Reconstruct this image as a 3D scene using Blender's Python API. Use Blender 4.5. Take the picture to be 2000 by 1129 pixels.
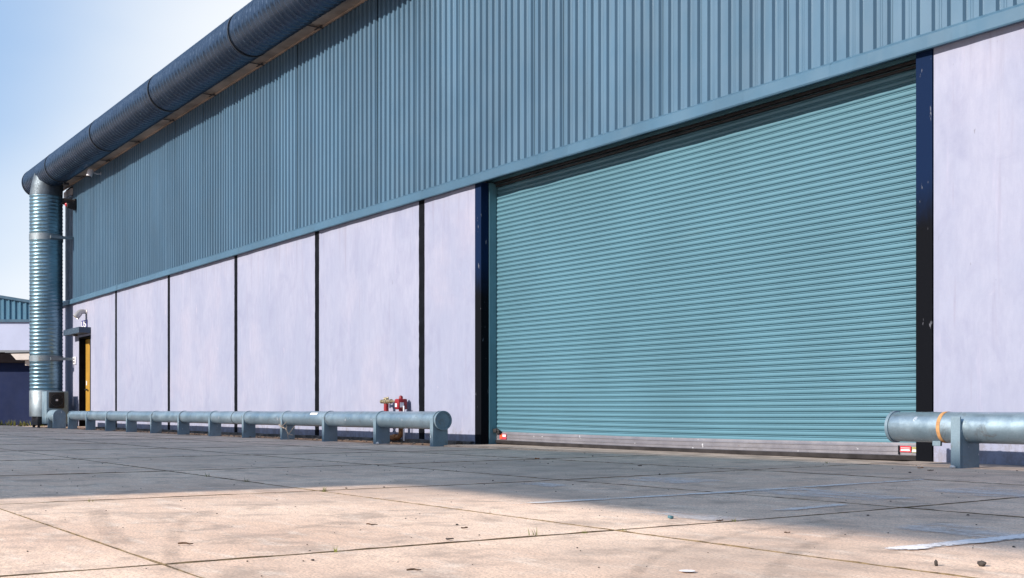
import bpy, bmesh, math, random
from mathutils import Vector, Matrix, noise as mnoise
R = math.radians
random.seed(7)
sc = bpy.context.scene
for o in list(bpy.data.objects): bpy.data.objects.remove(o)

# ------------------------------------------------------------------ camera, sky, sun, exposure
cam_d = bpy.data.cameras.new("camera"); cam = bpy.data.objects.new("camera", cam_d)
sc.collection.objects.link(cam); sc.camera = cam
cam.location = (0, 0, 0.52)
cam.rotation_euler = (R(90), 0, R(55.5))
cam_d.sensor_width = 36; cam_d.lens = 40.86
cam_d.shift_y = 0.11875
cam_d.clip_start = 0.05; cam_d.clip_end = 2000

SUN_EL = 27.0
SUN_AZ = 3.0
w = bpy.data.worlds.new("World"); sc.world = w; w.use_nodes = True
nt = w.node_tree; nt.nodes.clear()
out = nt.nodes.new("ShaderNodeOutputWorld"); bg = nt.nodes.new("ShaderNodeBackground")
sky = nt.nodes.new("ShaderNodeTexSky"); sky.sky_type = 'NISHITA'
sky.sun_disc = False; sky.sun_elevation = R(SUN_EL); sky.sun_rotation = R(180 + SUN_AZ)
sky.air_density = 1.0; sky.dust_density = 0.8; sky.ozone_density = 2.0
def wn(t, **kw):
    n = nt.nodes.new(t)
    for k, v in kw.items(): setattr(n, k, v)
    return n
tc = wn("ShaderNodeTexCoord"); mp = wn("ShaderNodeMapping"); mp.inputs['Scale'].default_value = (1.0, 1.0, 2.6)
nz = wn("ShaderNodeTexNoise"); nz.inputs['Scale'].default_value = 1.5; nz.inputs['Detail'].default_value = 4; nz.inputs['Roughness'].default_value = 0.45
nt.links.new(tc.outputs['Generated'], mp.inputs[0]); nt.links.new(mp.outputs[0], nz.inputs['Vector'])
bl = wn("ShaderNodeMixRGB"); bl.inputs[0].default_value = 0.55; bl.inputs[2].default_value = (4.7, 7.4, 11.6, 1)   # pale blue air
nt.links.new(sky.outputs[0], bl.inputs[1])
# a thin veil of high cloud covers the half of the sky behind the warehouse
dt = wn("ShaderNodeVectorMath", operation='DOT_PRODUCT')
_d1 = Vector((-.8241, .5664, 0)) + Vector((.5664, .8241, 0)) * -.44 + Vector((0, 0, .150))
_d2 = Vector((-.8241, .5664, 0)) + Vector((.5664, .8241, 0)) * -.345 + Vector((0, 0, .32))
VN = _d1.cross(_d2).normalized()
if VN.dot(Vector((-.8241, .5664, 0))) < 0: VN = -VN
dt.inputs[1].default_value = VN; nt.links.new(tc.outputs['Generated'], dt.inputs[0])
ns = wn("ShaderNodeMapRange"); ns.inputs[1].default_value = 0.3; ns.inputs[2].default_value = 0.7; ns.inputs[3].default_value = -0.05; ns.inputs[4].default_value = 0.05
nt.links.new(nz.outputs[0], ns.inputs[0])
ad = wn("ShaderNodeMath", operation='ADD'); nt.links.new(dt.outputs['Value'], ad.inputs[0]); nt.links.new(ns.outputs[0], ad.inputs[1])
vl = wn("ShaderNodeMapRange", interpolation_type='SMOOTHSTEP'); vl.inputs[1].default_value = -0.13; vl.inputs[2].default_value = 0.07; vl.inputs[3].default_value = 0.04; vl.inputs[4].default_value = 0.92
nt.links.new(ad.outputs[0], vl.inputs[0])
mx = wn("ShaderNodeMixRGB"); mx.inputs[2].default_value = (9.2, 9.5, 9.8, 1)
nt.links.new(vl.outputs[0], mx.inputs[0]); nt.links.new(bl.outputs[0], mx.inputs[1]); nt.links.new(mx.outputs[0], bg.inputs[0])
bg.inputs[1].default_value = 0.073
nt.links.new(bg.outputs[0], out.inputs[0])

sun_d = bpy.data.lights.new("sun", 'SUN'); sun = bpy.data.objects.new("sun", sun_d)
sc.collection.objects.link(sun)
sun_d.energy = 5.0; sun_d.angle = R(0.6); sun_d.color = (1.0, 0.90, 0.79)
sun.rotation_euler = (R(90 - SUN_EL), 0, R(-SUN_AZ)); sun.location = (0, -30, 30)

vs = sc.view_settings
vs.view_transform = 'Standard'; vs.look = 'None'; vs.gamma = 1; vs.use_curve_mapping = False
vs.exposure = 0.53

# ------------------------------------------------------------------ materials
class NT:
    def __init__(s, name):
        s.m = bpy.data.materials.new(name); s.m.use_nodes = True
        s.t = s.m.node_tree; s.t.nodes.clear()
        s.o = s.n("ShaderNodeOutputMaterial"); s.b = s.n("ShaderNodeBsdfPrincipled")
        s.l(s.b.outputs[0], s.o.inputs[0])
        s.pos = s.n("ShaderNodeNewGeometry").outputs['Position']
    def n(s, t): return s.t.nodes.new(t)
    def l(s, a, b): s.t.links.new(a, b)
    def noise(s, scale, detail=4, rough=0.55, stretch=(1, 1, 1), off=(0, 0, 0), dist=0):
        mp = s.n("ShaderNodeMapping"); mp.inputs['Scale'].default_value = stretch; mp.inputs['Location'].default_value = off
        nz = s.n("ShaderNodeTexNoise"); nz.inputs['Scale'].default_value = scale
        nz.inputs['Detail'].default_value = detail; nz.inputs['Roughness'].default_value = rough; nz.inputs['Distortion'].default_value = dist
        s.l(s.pos, mp.inputs[0]); s.l(mp.outputs[0], nz.inputs['Vector']); return nz.outputs[0]
    def ramp(s, v, a, b, lo=0., hi=1.):
        mr = s.n("ShaderNodeMapRange"); mr.inputs[1].default_value = a; mr.inputs[2].default_value = b
        mr.inputs[3].default_value = lo; mr.inputs[4].default_value = hi; mr.interpolation_type = 'SMOOTHSTEP'
        s.l(v, mr.inputs[0]); return mr.outputs[0]
    def mix(s, f, a, b, mode='MIX'):
        m = s.n("ShaderNodeMixRGB"); m.blend_type = mode
        for i, v in enumerate((f, a, b)):
            if hasattr(v, 'is_output'): s.l(v, m.inputs[i])
            elif i == 0: m.inputs[0].default_value = v
            else: m.inputs[i].default_value = (*v, 1) if len(v) == 3 else v
        return m.outputs[0]
    def math(s, op, a, b):
        m = s.n("ShaderNodeMath"); m.operation = op
        for i, v in enumerate((a, b)):
            if hasattr(v, 'is_output'): s.l(v, m.inputs[i])
            else: m.inputs[i].default_value = v
        return m.outputs[0]
    def bump(s, h, strength=0.3, dist=0.01):
        b = s.n("ShaderNodeBump"); b.inputs['Strength'].default_value = strength; b.inputs['Distance'].default_value = dist
        s.l(h, b.inputs['Height']); s.l(b.outputs[0], s.b.inputs['Normal'])
    def rnd(s): return s.n("ShaderNodeObjectInfo").outputs['Random']
    def fin(s, col, rough=0.6, metal=0.0, spec=0.5):
        for k, v in (('Base Color', col), ('Roughness', rough), ('Metallic', metal), ('Specular IOR Level', spec)):
            if hasattr(v, 'is_output'): s.l(v, s.b.inputs[k])
            elif k == 'Base Color': s.b.inputs[k].default_value = (*v, 1)
            else: s.b.inputs[k].default_value = v
        return s.m

def simple(name, col, rough=0.6, metal=0.0, var=0.18, scale=6, bump=0.0, spec=0.5, stretch=(1, 1, 1)):
    t = NT(name); f = t.noise(scale, 5, 0.6, stretch)
    f = t.ramp(f, 0.3, 0.7)
    c = t.mix(f, [x * (1 - var) for x in col], [min(1, x * (1 + var)) for x in col])
    g = t.ramp(t.noise(scale * 9, 3, 0.6), 0.3, 0.7, max(0.05, rough - 0.08), min(1, rough + 0.08))
    if bump: t.bump(t.noise(scale * 8, 4), bump, 0.01)
    return t.fin(c, g, metal, spec)

def m_concrete():
    t = NT("concrete_slab")
    c = t.mix(t.ramp(t.noise(0.55, 7, 0.62), 0.34, 0.66), (0.76, 0.53, 0.395), (0.93, 0.70, 0.54))
    c = t.mix(t.ramp(t.noise(2.6, 6, 0.7, (1, 1, 1), (7, 3, 0), 0.4), 0.46, 0.68, 0, 0.78), c, (0.38, 0.285, 0.225))
    c = t.mix(t.ramp(t.noise(5.5, 5, 0.7, (0.5, 1.6, 1), (1, 9, 0)), 0.50, 0.70, 0, 0.65), c, (0.90, 0.76, 0.64))
    c = t.mix(t.ramp(t.noise(95, 3, 0.7), 0.36, 0.54, 0.6, 0), c, (0.20, 0.16, 0.135))
    c = t.mix(t.ramp(t.noise(38, 4, 0.75, off=(4, 4, 0)), 0.57, 0.70, 0, 0.5), c, (0.20, 0.165, 0.145))
    c = t.mix(t.ramp(t.noise(0.24, 5, 0.7, (1, 1, 1), (22, 13, 0), 0.6), 0.47, 0.66, 0, 0.5), c, (0.30, 0.235, 0.195))
    c = t.mix(t.ramp(t.noise(15, 6, 0.75, (0.6, 1.3, 1), (6, 6, 0)), 0.35, 0.62, 0.30, 0), c, (0.36, 0.28, 0.235))
    v = t.ramp(t.rnd(), 0, 1, 0.95, 1.05)
    hs = t.n("ShaderNodeHueSaturation"); t.l(v, hs.inputs['Value']); t.l(c, hs.inputs['Color'])
    h = t.math('ADD', t.noise(60, 5, 0.7), t.math('MULTIPLY', t.noise(6, 4), 1.5))
    t.bump(h, 0.28, 0.006)
    return t.fin(hs.outputs[0], t.ramp(t.noise(3, 4), 0.3, 0.7, 0.62, 0.85), 0, 0.35)

def m_wall():
    t = NT("painted_panel")
    c = t.mix(t.ramp(t.noise(0.9, 6, 0.6, (1, 1, 0.5)), 0.32, 0.68), (0.252, 0.276, 0.378), (0.296, 0.312, 0.408))
    c = t.mix(t.ramp(t.noise(2.2, 6, 0.68, (1, 1, 0.6), (3, 0, 5), 0.8), 0.46, 0.70, 0, 0.35), c, (0.19, 0.20, 0.305))
    c = t.mix(t.ramp(t.noise(0.45, 4, 0.6, (1, 1, 1), (11, 0, 2)), 0.5, 0.7, 0, 0.55), c, (0.335, 0.325, 0.405))
    c = t.mix(t.ramp(t.noise(9, 4, 0.6, (1, 1, 0.06), (0, 0, 3)), 0.60, 0.74, 0, 0.35), c, (0.215, 0.20, 0.27))
    c = t.mix(t.ramp(t.noise(4.2, 7, 0.8, (1, 1, 0.8), (5, 2, 9), 1.2), 0.66, 0.72, 0, 0.4), c, (0.16, 0.16, 0.215))
    c = t.mix(t.ramp(t.noise(14, 3, 0.6, (1, 1, 0.25), (50, 2, 9)), 0.75, 0.78, 0, 0.7), c, (0.12, 0.11, 0.12))
    c = t.mix(t.ramp(t.noise(3.1, 5, 0.6, (1, 1, 0.5), (15, 2, 1), 0.5), 0.68, 0.74, 0, 0.6), c, (0.40, 0.375, 0.46))
    sp = t.n("ShaderNodeSeparateXYZ"); t.l(t.pos, sp.inputs[0])
    low = t.math('ADD', t.noise(7, 7, 0.8, (1, 1, 0.7), (2, 2, 2)), t.ramp(sp.outputs[2], 0.0, 0.55, 0.11, -0.14))
    c = t.mix(t.ramp(low, 0.52, 0.66, 0, 0.6), c, (0.17, 0.155, 0.165))        # mud splashed up by rain
    top = t.math('ADD', t.noise(5, 5, 0.65, (1.6, 1, 0.05), (9, 2, 2)), t.ramp(sp.outputs[2], 2.2, 4.0, -0.12, 0.06))
    c = t.mix(t.ramp(top, 0.56, 0.72, 0, 0.45), c, (0.21, 0.20, 0.26))         # run-off streaks below the flashing
    c = t.mix(t.ramp(t.noise(11, 5, 0.7, (1, 1, 0.28), (3, 1, 7)), 0.35, 0.65, 0, 0.30), c, (0.212, 0.228, 0.325))
    c = t.mix(t.ramp(t.noise(7, 4, 0.65, (1, 1, 0.10), (30, 1, 7)), 0.60, 0.72, 0, 0.35), c, (0.34, 0.335, 0.44))
    t.bump(t.math('ADD', t.noise(28, 5, 0.7), t.math('MULTIPLY', t.noise(3, 4, 0.6), 2.0)), 0.22, 0.006)
    return t.fin(c, 0.78, 0, 0.25)

def m_clad(name, col, rough=0.42, spec=0.5):
    t = NT(name)
    c = t.mix(t.ramp(t.noise(0.7, 5, 0.6, (1, 1, 0.35)), 0.3, 0.7), [x * 0.9 for x in col], [x * 1.1 for x in col])
    c = t.mix(t.ramp(t.noise(12, 4, 0.6, (1, 1, 0.05)), 0.58, 0.8, 0, 0.35), c, [x * 0.7 for x in col])
    v = t.ramp(t.rnd(), 0, 1, 0.95, 1.05)
    hs = t.n("ShaderNodeHueSaturation"); t.l(v, hs.inputs['Value']); t.l(c, hs.inputs['Color'])
    c = t.mix(t.ramp(t.noise(26, 2, 0.5, off=(3, 1, 8)), 0.79, 0.81, 0, 0.7), hs.outputs[0], (0.02, 0.025, 0.04))
    return t.fin(c, t.ramp(t.noise(2, 4), 0.3, 0.7, rough - .07, rough + .08), 0.0, spec)

def m_slat():
    t = NT("teal_slat"); col = (0.080, 0.184, 0.240)
    c = t.mix(t.ramp(t.noise(0.5, 5, 0.6), 0.3, 0.7), [x * 0.92 for x in col], [x * 1.07 for x in col])
    c = t.mix(t.ramp(t.noise(2.4, 6, 0.7, (0.35, 1, 1.2), (4, 0, 2)), 0.6, 0.75, 0, 0.3), c, (0.11, 0.19, 0.215))
    c = t.mix(t.ramp(t.noise(34, 4, 0.7, (0.5, 1, 1.5), (9, 0, 2)), 0.735, 0.76, 0, 0.7), c, (0.5, 0.55, 0.58))
    c = t.mix(t.ramp(t.noise(19, 4, 0.7, (0.4, 1, 1.5), (2, 0, 22)), 0.74, 0.77, 0, 0.6), c, (0.03, 0.05, 0.06))
    return t.fin(c, 0.45, 0.0, 0.45)

def m_galv(name, c1, c2, rough=0.38, metal=0.75, spangle=16, dirt=(0.14, 0.13, 0.12), scratch=True):
    t = NT(name)
    c = t.mix(t.ramp(t.noise(1.7, 6, 0.65), 0.32, 0.68), c1, c2)
    vo = t.n("ShaderNodeTexVoronoi"); vo.inputs['Scale'].default_value = spangle * 4; t.l(t.pos, vo.inputs['Vector'])
    c = t.mix(t.ramp(vo.outputs['Distance'], 0, 0.9, 0, 0.25), c, [x * 0.75 for x in c1])
    c = t.mix(t.ramp(t.noise(4, 6, 0.72, off=(3, 7, 1), dist=0.6), 0.54, 0.74, 0, 0.75), c, dirt)
    if scratch:
        c = t.mix(t.ramp(t.noise(24, 3, 0.6, (0.6, 1, 0.4), (1, 5, 2)), 0.69, 0.72, 0, 0.8), c, (0.75, 0.77, 0.8))
        c = t.mix(t.ramp(t.noise(15, 4, 0.7, (0.5, 1, 1), (8, 5, 2), 1.5), 0.70, 0.73, 0, 0.75), c, (0.08, 0.085, 0.1))
    c = t.mix(t.ramp(t.noise(6, 6, 0.75, (0.7, 1, 1.4), (12, 3, 8), 0.8), 0.62, 0.74, 0, 0.6), c, (0.20, 0.13, 0.085))
    t.bump(t.noise(9, 3), 0.10, 0.012)
    return t.fin(c, t.ramp(t.noise(5, 5, 0.7), 0.3, 0.7, rough - .08, rough + .14), metal, 0.5)

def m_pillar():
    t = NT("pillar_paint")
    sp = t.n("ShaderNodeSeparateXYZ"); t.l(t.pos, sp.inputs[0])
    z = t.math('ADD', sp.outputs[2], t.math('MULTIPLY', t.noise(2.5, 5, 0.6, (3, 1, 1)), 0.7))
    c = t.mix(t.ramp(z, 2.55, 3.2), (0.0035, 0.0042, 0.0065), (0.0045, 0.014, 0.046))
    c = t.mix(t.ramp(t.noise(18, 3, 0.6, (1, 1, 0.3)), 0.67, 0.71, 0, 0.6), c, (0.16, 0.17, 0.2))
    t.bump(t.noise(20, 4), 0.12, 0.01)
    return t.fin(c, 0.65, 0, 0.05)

def m_wear(name, col, lo, hi, scale, stretch=(1, 1, 1), maxa=1.0, off=(0, 0, 0)):
    t = NT(name)
    c = t.mix(t.ramp(t.noise(30, 4), 0.35, 0.65), [x * .82 for x in col], col)
    t.fin(c, 0.75, 0, 0.3)
    a = t.math('ADD', t.math('MULTIPLY', t.noise(scale, 8, 0.72, stretch, off), 0.7), t.math('MULTIPLY', t.noise(55, 4, 0.7), 0.3))
    at = t.n("ShaderNodeAttribute"); at.attribute_name = "edge"
    a = t.math('MULTIPLY', t.ramp(t.math('ADD', a, t.math('MULTIPLY', t.math('SUBTRACT', at.outputs['Fac'], 1.0), 0.35)), lo, hi), maxa)
    t.l(a, t.b.inputs['Alpha']); return t.m

M = dict(
    concrete=m_concrete(), wall=m_wall(),
    clad=m_clad("blue_cladding", (0.066, 0.130, 0.198), 0.40),
    flash=m_clad("blue_flashing", (0.052, 0.112, 0.172), 0.38),
    guide=simple("teal_guide", (0.085, 0.20, 0.245), 0.45, var=.08, scale=3),
    slat=m_slat(), saddle=simple("dull_saddle_metal", (0.10, 0.125, 0.15), 0.6, 0.75, var=.25, scale=3), thresh=simple("shaded_concrete", (0.27, 0.225, 0.195), 0.85, var=.4, scale=3, bump=.4), canopy=simple("canopy_paint", (0.030, 0.052, 0.085), 0.5, var=.1),  # thresh: concrete colour darkened to stand for shade along the shutter foot
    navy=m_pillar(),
    black=simple("black_joint_paint", (0.005, 0.006, 0.009), 0.7, var=.3, scale=5, bump=.15, spec=.05),
    darkvoid=simple("dark_lining", (0.012, 0.012, 0.014), 0.8),
    galv=m_galv("galvanised_pipe", (0.24, 0.34, 0.41), (0.35, 0.45, 0.52), 0.36, 0.75),
    galvleg=m_galv("galvanised_leg", (0.13, 0.20, 0.26), (0.20, 0.28, 0.34), 0.55, 0.3),
    duct=simple("spiral_duct_metal", (0.055, 0.085, 0.135), 0.33, 0.9, var=.12, scale=1.5),
    riser=simple("riser_duct_metal", (0.17, 0.28, 0.35), 0.36, 0.88, var=.2, scale=1.2),
    sheet=m_galv("plain_duct_metal", (0.17, 0.21, 0.245), (0.24, 0.28, 0.31), 0.52, 0.8, scratch=False),
    seam=simple("dark_seam", (0.05, 0.055, 0.065), 0.45, 0.6),
    soffit=simple("gutter_brown", (0.31, 0.24, 0.19), 0.55, var=.4, scale=1.2),
    dsteel=simple("dark_steel", (0.035, 0.032, 0.034), 0.45, 0.3, var=.4, scale=4),
    alu=m_galv("brushed_aluminium", (0.20, 0.195, 0.225), (0.27, 0.265, 0.295), 0.45, 0.5, dirt=(0.2, .19, .2)),
    steel=simple("bar_steel", (0.26, 0.32, 0.40), 0.5, 0.1),
    yellow=simple("yellow_door_paint", (0.34, 0.19, 0.025), 0.5, var=.1, scale=2),
    white=simple("white_plastic", (0.62, 0.62, 0.66), 0.45, var=.06),
    lampgrey=simple("lamp_metal", (0.42, 0.40, 0.40), 0.35, 0.4),
    blueink=simple("blue_sign_paint", (0.02, 0.025, 0.16), 0.5, var=.1),
    red=simple("red_enamel", (0.22, 0.008, 0.014), 0.38, var=.25, scale=14),
    darkred=simple("old_red_paint", (0.09, 0.02, 0.025), 0.6, var=.4, scale=20),
    brass=simple("weathered_brass", (0.36, 0.31, 0.20), 0.4, 0.7, var=.3, scale=30),
    rust=simple("rust", (0.23, 0.105, 0.04), 0.85, var=.5, scale=16, bump=.4),
    rustring=simple("rust_strap", (0.42, 0.22, 0.09), 0.8, var=.3, scale=14),
    soil=simple("rusty_soil", (0.20, 0.125, 0.075), 0.95, var=.55, scale=5, bump=.6),
    plinth=simple("grey_plinth", (0.10, 0.092, 0.09), 0.9, var=.5, scale=5, bump=.5),
    moss=simple("dry_moss", (0.13, 0.092, 0.048), 0.95, var=.6, scale=18),
    weed=simple("weed_green", (0.13, 0.14, 0.025), 0.8, var=.4, scale=20),
    leafbrown=simple("dead_leaf", (0.075, 0.04, 0.02), 0.85, var=.5, scale=60),
    leaforange=simple("orange_leaf", (0.42, 0.16, 0.04), 0.8, var=.4, scale=60),
    stone=simple("dark_stone", (0.045, 0.038, 0.034), 0.9, var=.4, scale=60),
    bark=simple("dry_bark", (0.30, 0.25, 0.21), 0.9, var=.5, scale=30),
    darkbark=simple("dark_bark", (0.035, 0.028, 0.026), 0.9, var=.5, scale=30),
    pale=simple("pale_scrap", (0.68, 0.66, 0.66), 0.7, var=.1, scale=20),
    capteal=simple("bottle_cap", (0.06, 0.16, 0.20), 0.4),
    sred=simple("sticker_red", (0.42, 0.035, 0.05), 0.5, var=.1, scale=60),
    sorange=simple("sticker_orange", (0.60, 0.10, 0.03), 0.5, var=.1, scale=60),
    syellow=simple("sticker_yellow", (0.60, 0.42, 0.04), 0.5, var=.1, scale=60),
    solive=simple("sticker_olive", (0.26, 0.24, 0.09), 0.6, var=.3, scale=90),
    sblue=simple("sticker_blue", (0.04, 0.06, 0.30), 0.5, var=.1, scale=60),
    lens=simple("red_lens", (0.40, 0.035, 0.05), 0.2, var=.05),
    shed=simple("navy_shed_paint", (0.014, 0.024, 0.075), 0.75, spec=.15, var=.18, scale=.6, stretch=(1, 1, .5)),
    fwhite=simple("pale_far_wall", (0.42, 0.46, 0.62), 0.7, var=.04, scale=.8),
    fascia=simple("beige_fascia", (0.58, 0.53, 0.50), 0.7, var=.06, scale=2),
    fbrown=simple("brown_fascia", (0.010, 0.008, 0.010), 0.8, spec=.05),
    fclad=m_clad("far_cladding", (0.06, 0.17, 0.26), 0.45),
    roof=simple("roof_sheet", (0.2, 0.22, 0.25), 0.5, 0.2, var=.1, scale=1),
    opp=simple("shade_caster_cladding", (0.13, 0.145, 0.17), 0.6, var=.1, scale=.6),
    paint=m_wear("worn_line_paint", (0.84, 0.82, 0.84), 0.33, 0.45, 3.2),
    paint2=m_wear("faded_line_paint", (0.82, 0.78, 0.76), 0.34, 0.49, 2.6, maxa=0.85),
    smudge=m_wear("paint_residue", (0.78, 0.735, 0.72), 0.39, 0.58, 3.6, (0.7, 1.5, 1), 0.75),
    tyre=m_wear("tyre_rubber", (0.11, 0.10, 0.10), 0.36, 0.66, 7, maxa=0.22),
)

# ------------------------------------------------------------------ geometry helpers
WL = {}
def col_link(o): sc.collection.objects.link(o)

class MB:
    def __init__(s): s.v = []; s.f = []
    def add(s, vs, fs):
        b = len(s.v); s.v += [tuple(v) for v in vs]; s.f += [tuple(i + b for i in f) for f in fs]; return s
    def box(s, x0, x1, y0, y1, z0, z1, ch=0.0):
        if ch <= 0:
            vs = [(x, y, z) for z in (z0, z1) for y in (y0, y1) for x in (x0, x1)]
            return s.add(vs, [(0, 2, 3, 1), (4, 5, 7, 6), (0, 1, 5, 4), (2, 6, 7, 3), (0, 4, 6, 2), (1, 3, 7, 5)])
        bm = bmesh.new(); bmesh.ops.create_cube(bm, size=1)
        for v in bm.verts:
            v.co = Vector(((x0 + x1) / 2 + v.co.x * (x1 - x0), (y0 + y1) / 2 + v.co.y * (y1 - y0), (z0 + z1) / 2 + v.co.z * (z1 - z0)))
        bmesh.ops.bevel(bm, geom=bm.edges[:], offset=ch, segments=2, profile=0.5, affect='EDGES')
        bm.verts.ensure_lookup_table(); bm.verts.index_update()
        s.add([v.co[:] for v in bm.verts], [[v.index for v in f.verts] for f in bm.faces]); bm.free(); return s
    def frame(s, d):
        d = Vector(d).normalized(); a = Vector((0, 0, 1)) if abs(d.z) < 0.9 else Vector((1, 0, 0))
        x = d.cross(a).normalized(); return d, x, d.cross(x).normalized()
    def lathe(s, o, d, prof, n=24, a0=0, a1=2 * math.pi, caps=True):
        o = Vector(o); d, x, y = s.frame(d); full = abs(a1 - a0 - 2 * math.pi) < 1e-6
        m = n if full else n + 1; vs = []
        for t, r in prof:
            for k in range(m):
                a = a0 + (a1 - a0) * k / n
                vs.append(o + d * t + x * (r * math.cos(a)) + y * (r * math.sin(a)))
        fs = []
        for i in range(len(prof) - 1):
            for k in range(n):
                k2 = (k + 1) % m if full else k + 1
                fs.append((i * m + k, i * m + k2, (i + 1) * m + k2, (i + 1) * m + k))
        if caps and full:
            fs.append(tuple(range(m))[::-1]); fs.append(tuple(range((len(prof) - 1) * m, len(prof) * m)))
        return s.add(vs, fs)
    def cyl(s, p0, p1, r0, r1=None, n=16, caps=True):
        p0 = Vector(p0); p1 = Vector(p1); return s.lathe(p0, p1 - p0, [(0, r0), ((p1 - p0).length, r0 if r1 is None else r1)], n, caps=caps)
    def tube(s, pts, rs, n=8):
        pts = [Vector(p) for p in pts]; vs = []
        ref = None
        for i, p in enumerate(pts):
            d = (pts[min(i + 1, len(pts) - 1)] - pts[max(i - 1, 0)]).normalized()
            if ref is None: _, ref, _ = s.frame(d)
            x = (ref - d * ref.dot(d)).normalized(); y = d.cross(x); ref = x
            r = rs[i] if isinstance(rs, (list, tuple)) else rs
            for k in range(n):
                a = 2 * math.pi * k / n; vs.append(p + x * r * math.cos(a) + y * r * math.sin(a))
        fs = [(i * n + k, i * n + (k + 1) % n, (i + 1) * n + (k + 1) % n, (i + 1) * n + k) for i in range(len(pts) - 1) for k in range(n)]
        fs += [tuple(range(n))[::-1], tuple(range((len(pts) - 1) * n, len(pts) * n))]
        return s.add(vs, fs)
    def extr(s, prof, axis_pts):
        """sweep closed (y,z) outline along x between two x values"""
        x0, x1 = axis_pts; n = len(prof)
        vs = [(x0, y, z) for y, z in prof] + [(x1, y, z) for y, z in prof]
        fs = [(i, (i + 1) % n, n + (i + 1) % n, n + i) for i in range(n)] + [tuple(range(n))[::-1], tuple(range(n, 2 * n))]
        return s.add(vs, fs)
    def blob(s, c, r, sq=(1, 1, 1), seed=0, sub=2, amp=0.35):
        bm = bmesh.new(); bmesh.ops.create_icosphere(bm, subdivisions=sub, radius=1)
        bm.verts.index_update(); vs = []
        for v in bm.verts:
            k = 1 + amp * mnoise.noise(v.co * 1.4 + Vector((seed * 3.1, seed, 0)))
            vs.append((c[0] + v.co.x * r * k * sq[0], c[1] + v.co.y * r * k * sq[1], c[2] + v.co.z * r * k * sq[2]))
        s.add(vs, [[v.index for v in f.verts] for f in bm.faces]); bm.free(); return s
    def mesh(s, name, mat, origin=(0, 0, 0), smooth=None):
        me = bpy.data.meshes.new(name)
        me.from_pydata([(v[0] - origin[0], v[1] - origin[1], v[2] - origin[2]) for v in s.v], [], s.f)
        bm = bmesh.new(); bm.from_mesh(me); bmesh.ops.recalc_face_normals(bm, faces=bm.faces[:]); bm.to_mesh(me); bm.free()
        if mat: me.materials.append(mat)
        if smooth is not None:
            me.shade_smooth(); me.set_sharp_from_angle(angle=R(smooth))
        return me
    def build(s, name, mat, parent=None, smooth=None, origin=None):
        if origin is None:
            o3 = [(min(v[i] for v in s.v) + max(v[i] for v in s.v)) / 2 for i in range(3)]
            if parent is None: o3[2] = min(v[2] for v in s.v)
            origin = tuple(o3)
        return place(name, s.mesh(name, mat, origin, smooth), origin, parent)

def place(name, me, origin, parent=None):
    o = bpy.data.objects.new(name, me); col_link(o)
    WL[o.name] = Vector(origin)
    if parent: o.parent = parent; o.location = Vector(origin) - WL[parent.name]
    else: o.location = origin
    return o
def tag(o, label=None, cat=None, group=None, kind=None):
    for k, v in (('label', label), ('category', cat), ('group', group), ('kind', kind)):
        if v: o[k] = v
    return o
def thing(name, loc, label, cat, group=None):
    o = bpy.data.objects.new(name, None); o.empty_display_size = 0.2; col_link(o); o.location = loc; WL[o.name] = Vector(loc)
    return tag(o, label, cat, group)

YW = 9.55        # face of the warehouse wall
def sst(a, b, x):
    t = max(0, min(1, (x - a) / (b - a))); return t * t * (3 - 2 * t)
def gz(x, y):    # the yard falls gently along the building
    if x > -14: h = -0.006 + (x + 14) / 7 * 0.034
    else: h = -0.006 + max(-1, (x + 14) / 12) * 0.02
    return sst(4.0, 8.8, y) * min(0.032, h)

# ------------------------------------------------------------------ the ground
g = MB(); g.add([(-700, -700, -.06), (700, -700, -.06), (700, 700, -.06), (-700, 700, -.06)], [(0, 1, 2, 3)])
ground = tag(g.build("ground", M['concrete'], origin=(0, 0, -.06)), "pale concrete yard of jointed slabs", kind="structure")
JX = [-3.9 + 3.0 * k for k in range(-15, 3)]
JY = [1.25 + 1.97 * k for k in range(-3, 5)] 
JY[-1] = 8.86
rs = random.Random(3)
for i in range(len(JX) - 1):
    for j in range(len(JY) - 1):
        x0, x1, y0, y1 = JX[i] + .0028, JX[i + 1] - .0028, JY[j] + .0028, JY[j + 1] - .0028
        cx, cy = (x0 + x1) / 2, (y0 + y1) / 2
        nx, ny = 4, 4; b = .002
        dz = rs.uniform(-.001, .001); tx = rs.uniform(-.0003, .0003)
        xs = [x0, x0 + b] + [x0 + (x1 - x0) * k / nx for k in range(1, nx)] + [x1 - b, x1]
        ys = [y0, y0 + b] + [y0 + (y1 - y0) * k / ny for k in range(1, ny)] + [y1 - b, y1]
        mb = MB(); n = len(xs); m = len(ys); vs = []
        for yy in ys:
            for xx in xs:
                e = .0018 if xx in (x0, x1) or yy in (y0, y1) else 0
                vs.append((xx, yy, gz(xx, yy) + dz + tx * (xx - cx) - e))
        fs = [(r * n + c, r * n + c + 1, (r + 1) * n + c + 1, (r + 1) * n + c) for r in range(m - 1) for c in range(n - 1)]
        top = len(vs)
        ring = [c for c in range(n)] + [r * n + n - 1 for r in range(1, m)] + [(m - 1) * n + c for c in range(n - 2, -1, -1)] + [r * n for r in range(m - 2, 0, -1)]
        for k in ring: vs.append((vs[k][0], vs[k][1], -.055))
        L = len(ring)
        fs += [(ring[k], top + k, top + (k + 1) % L, ring[(k + 1) % L]) for k in range(L)]
        mb.add(vs, fs); mb.build("slab", M['concrete'], ground, origin=(cx, cy, 0))
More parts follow.
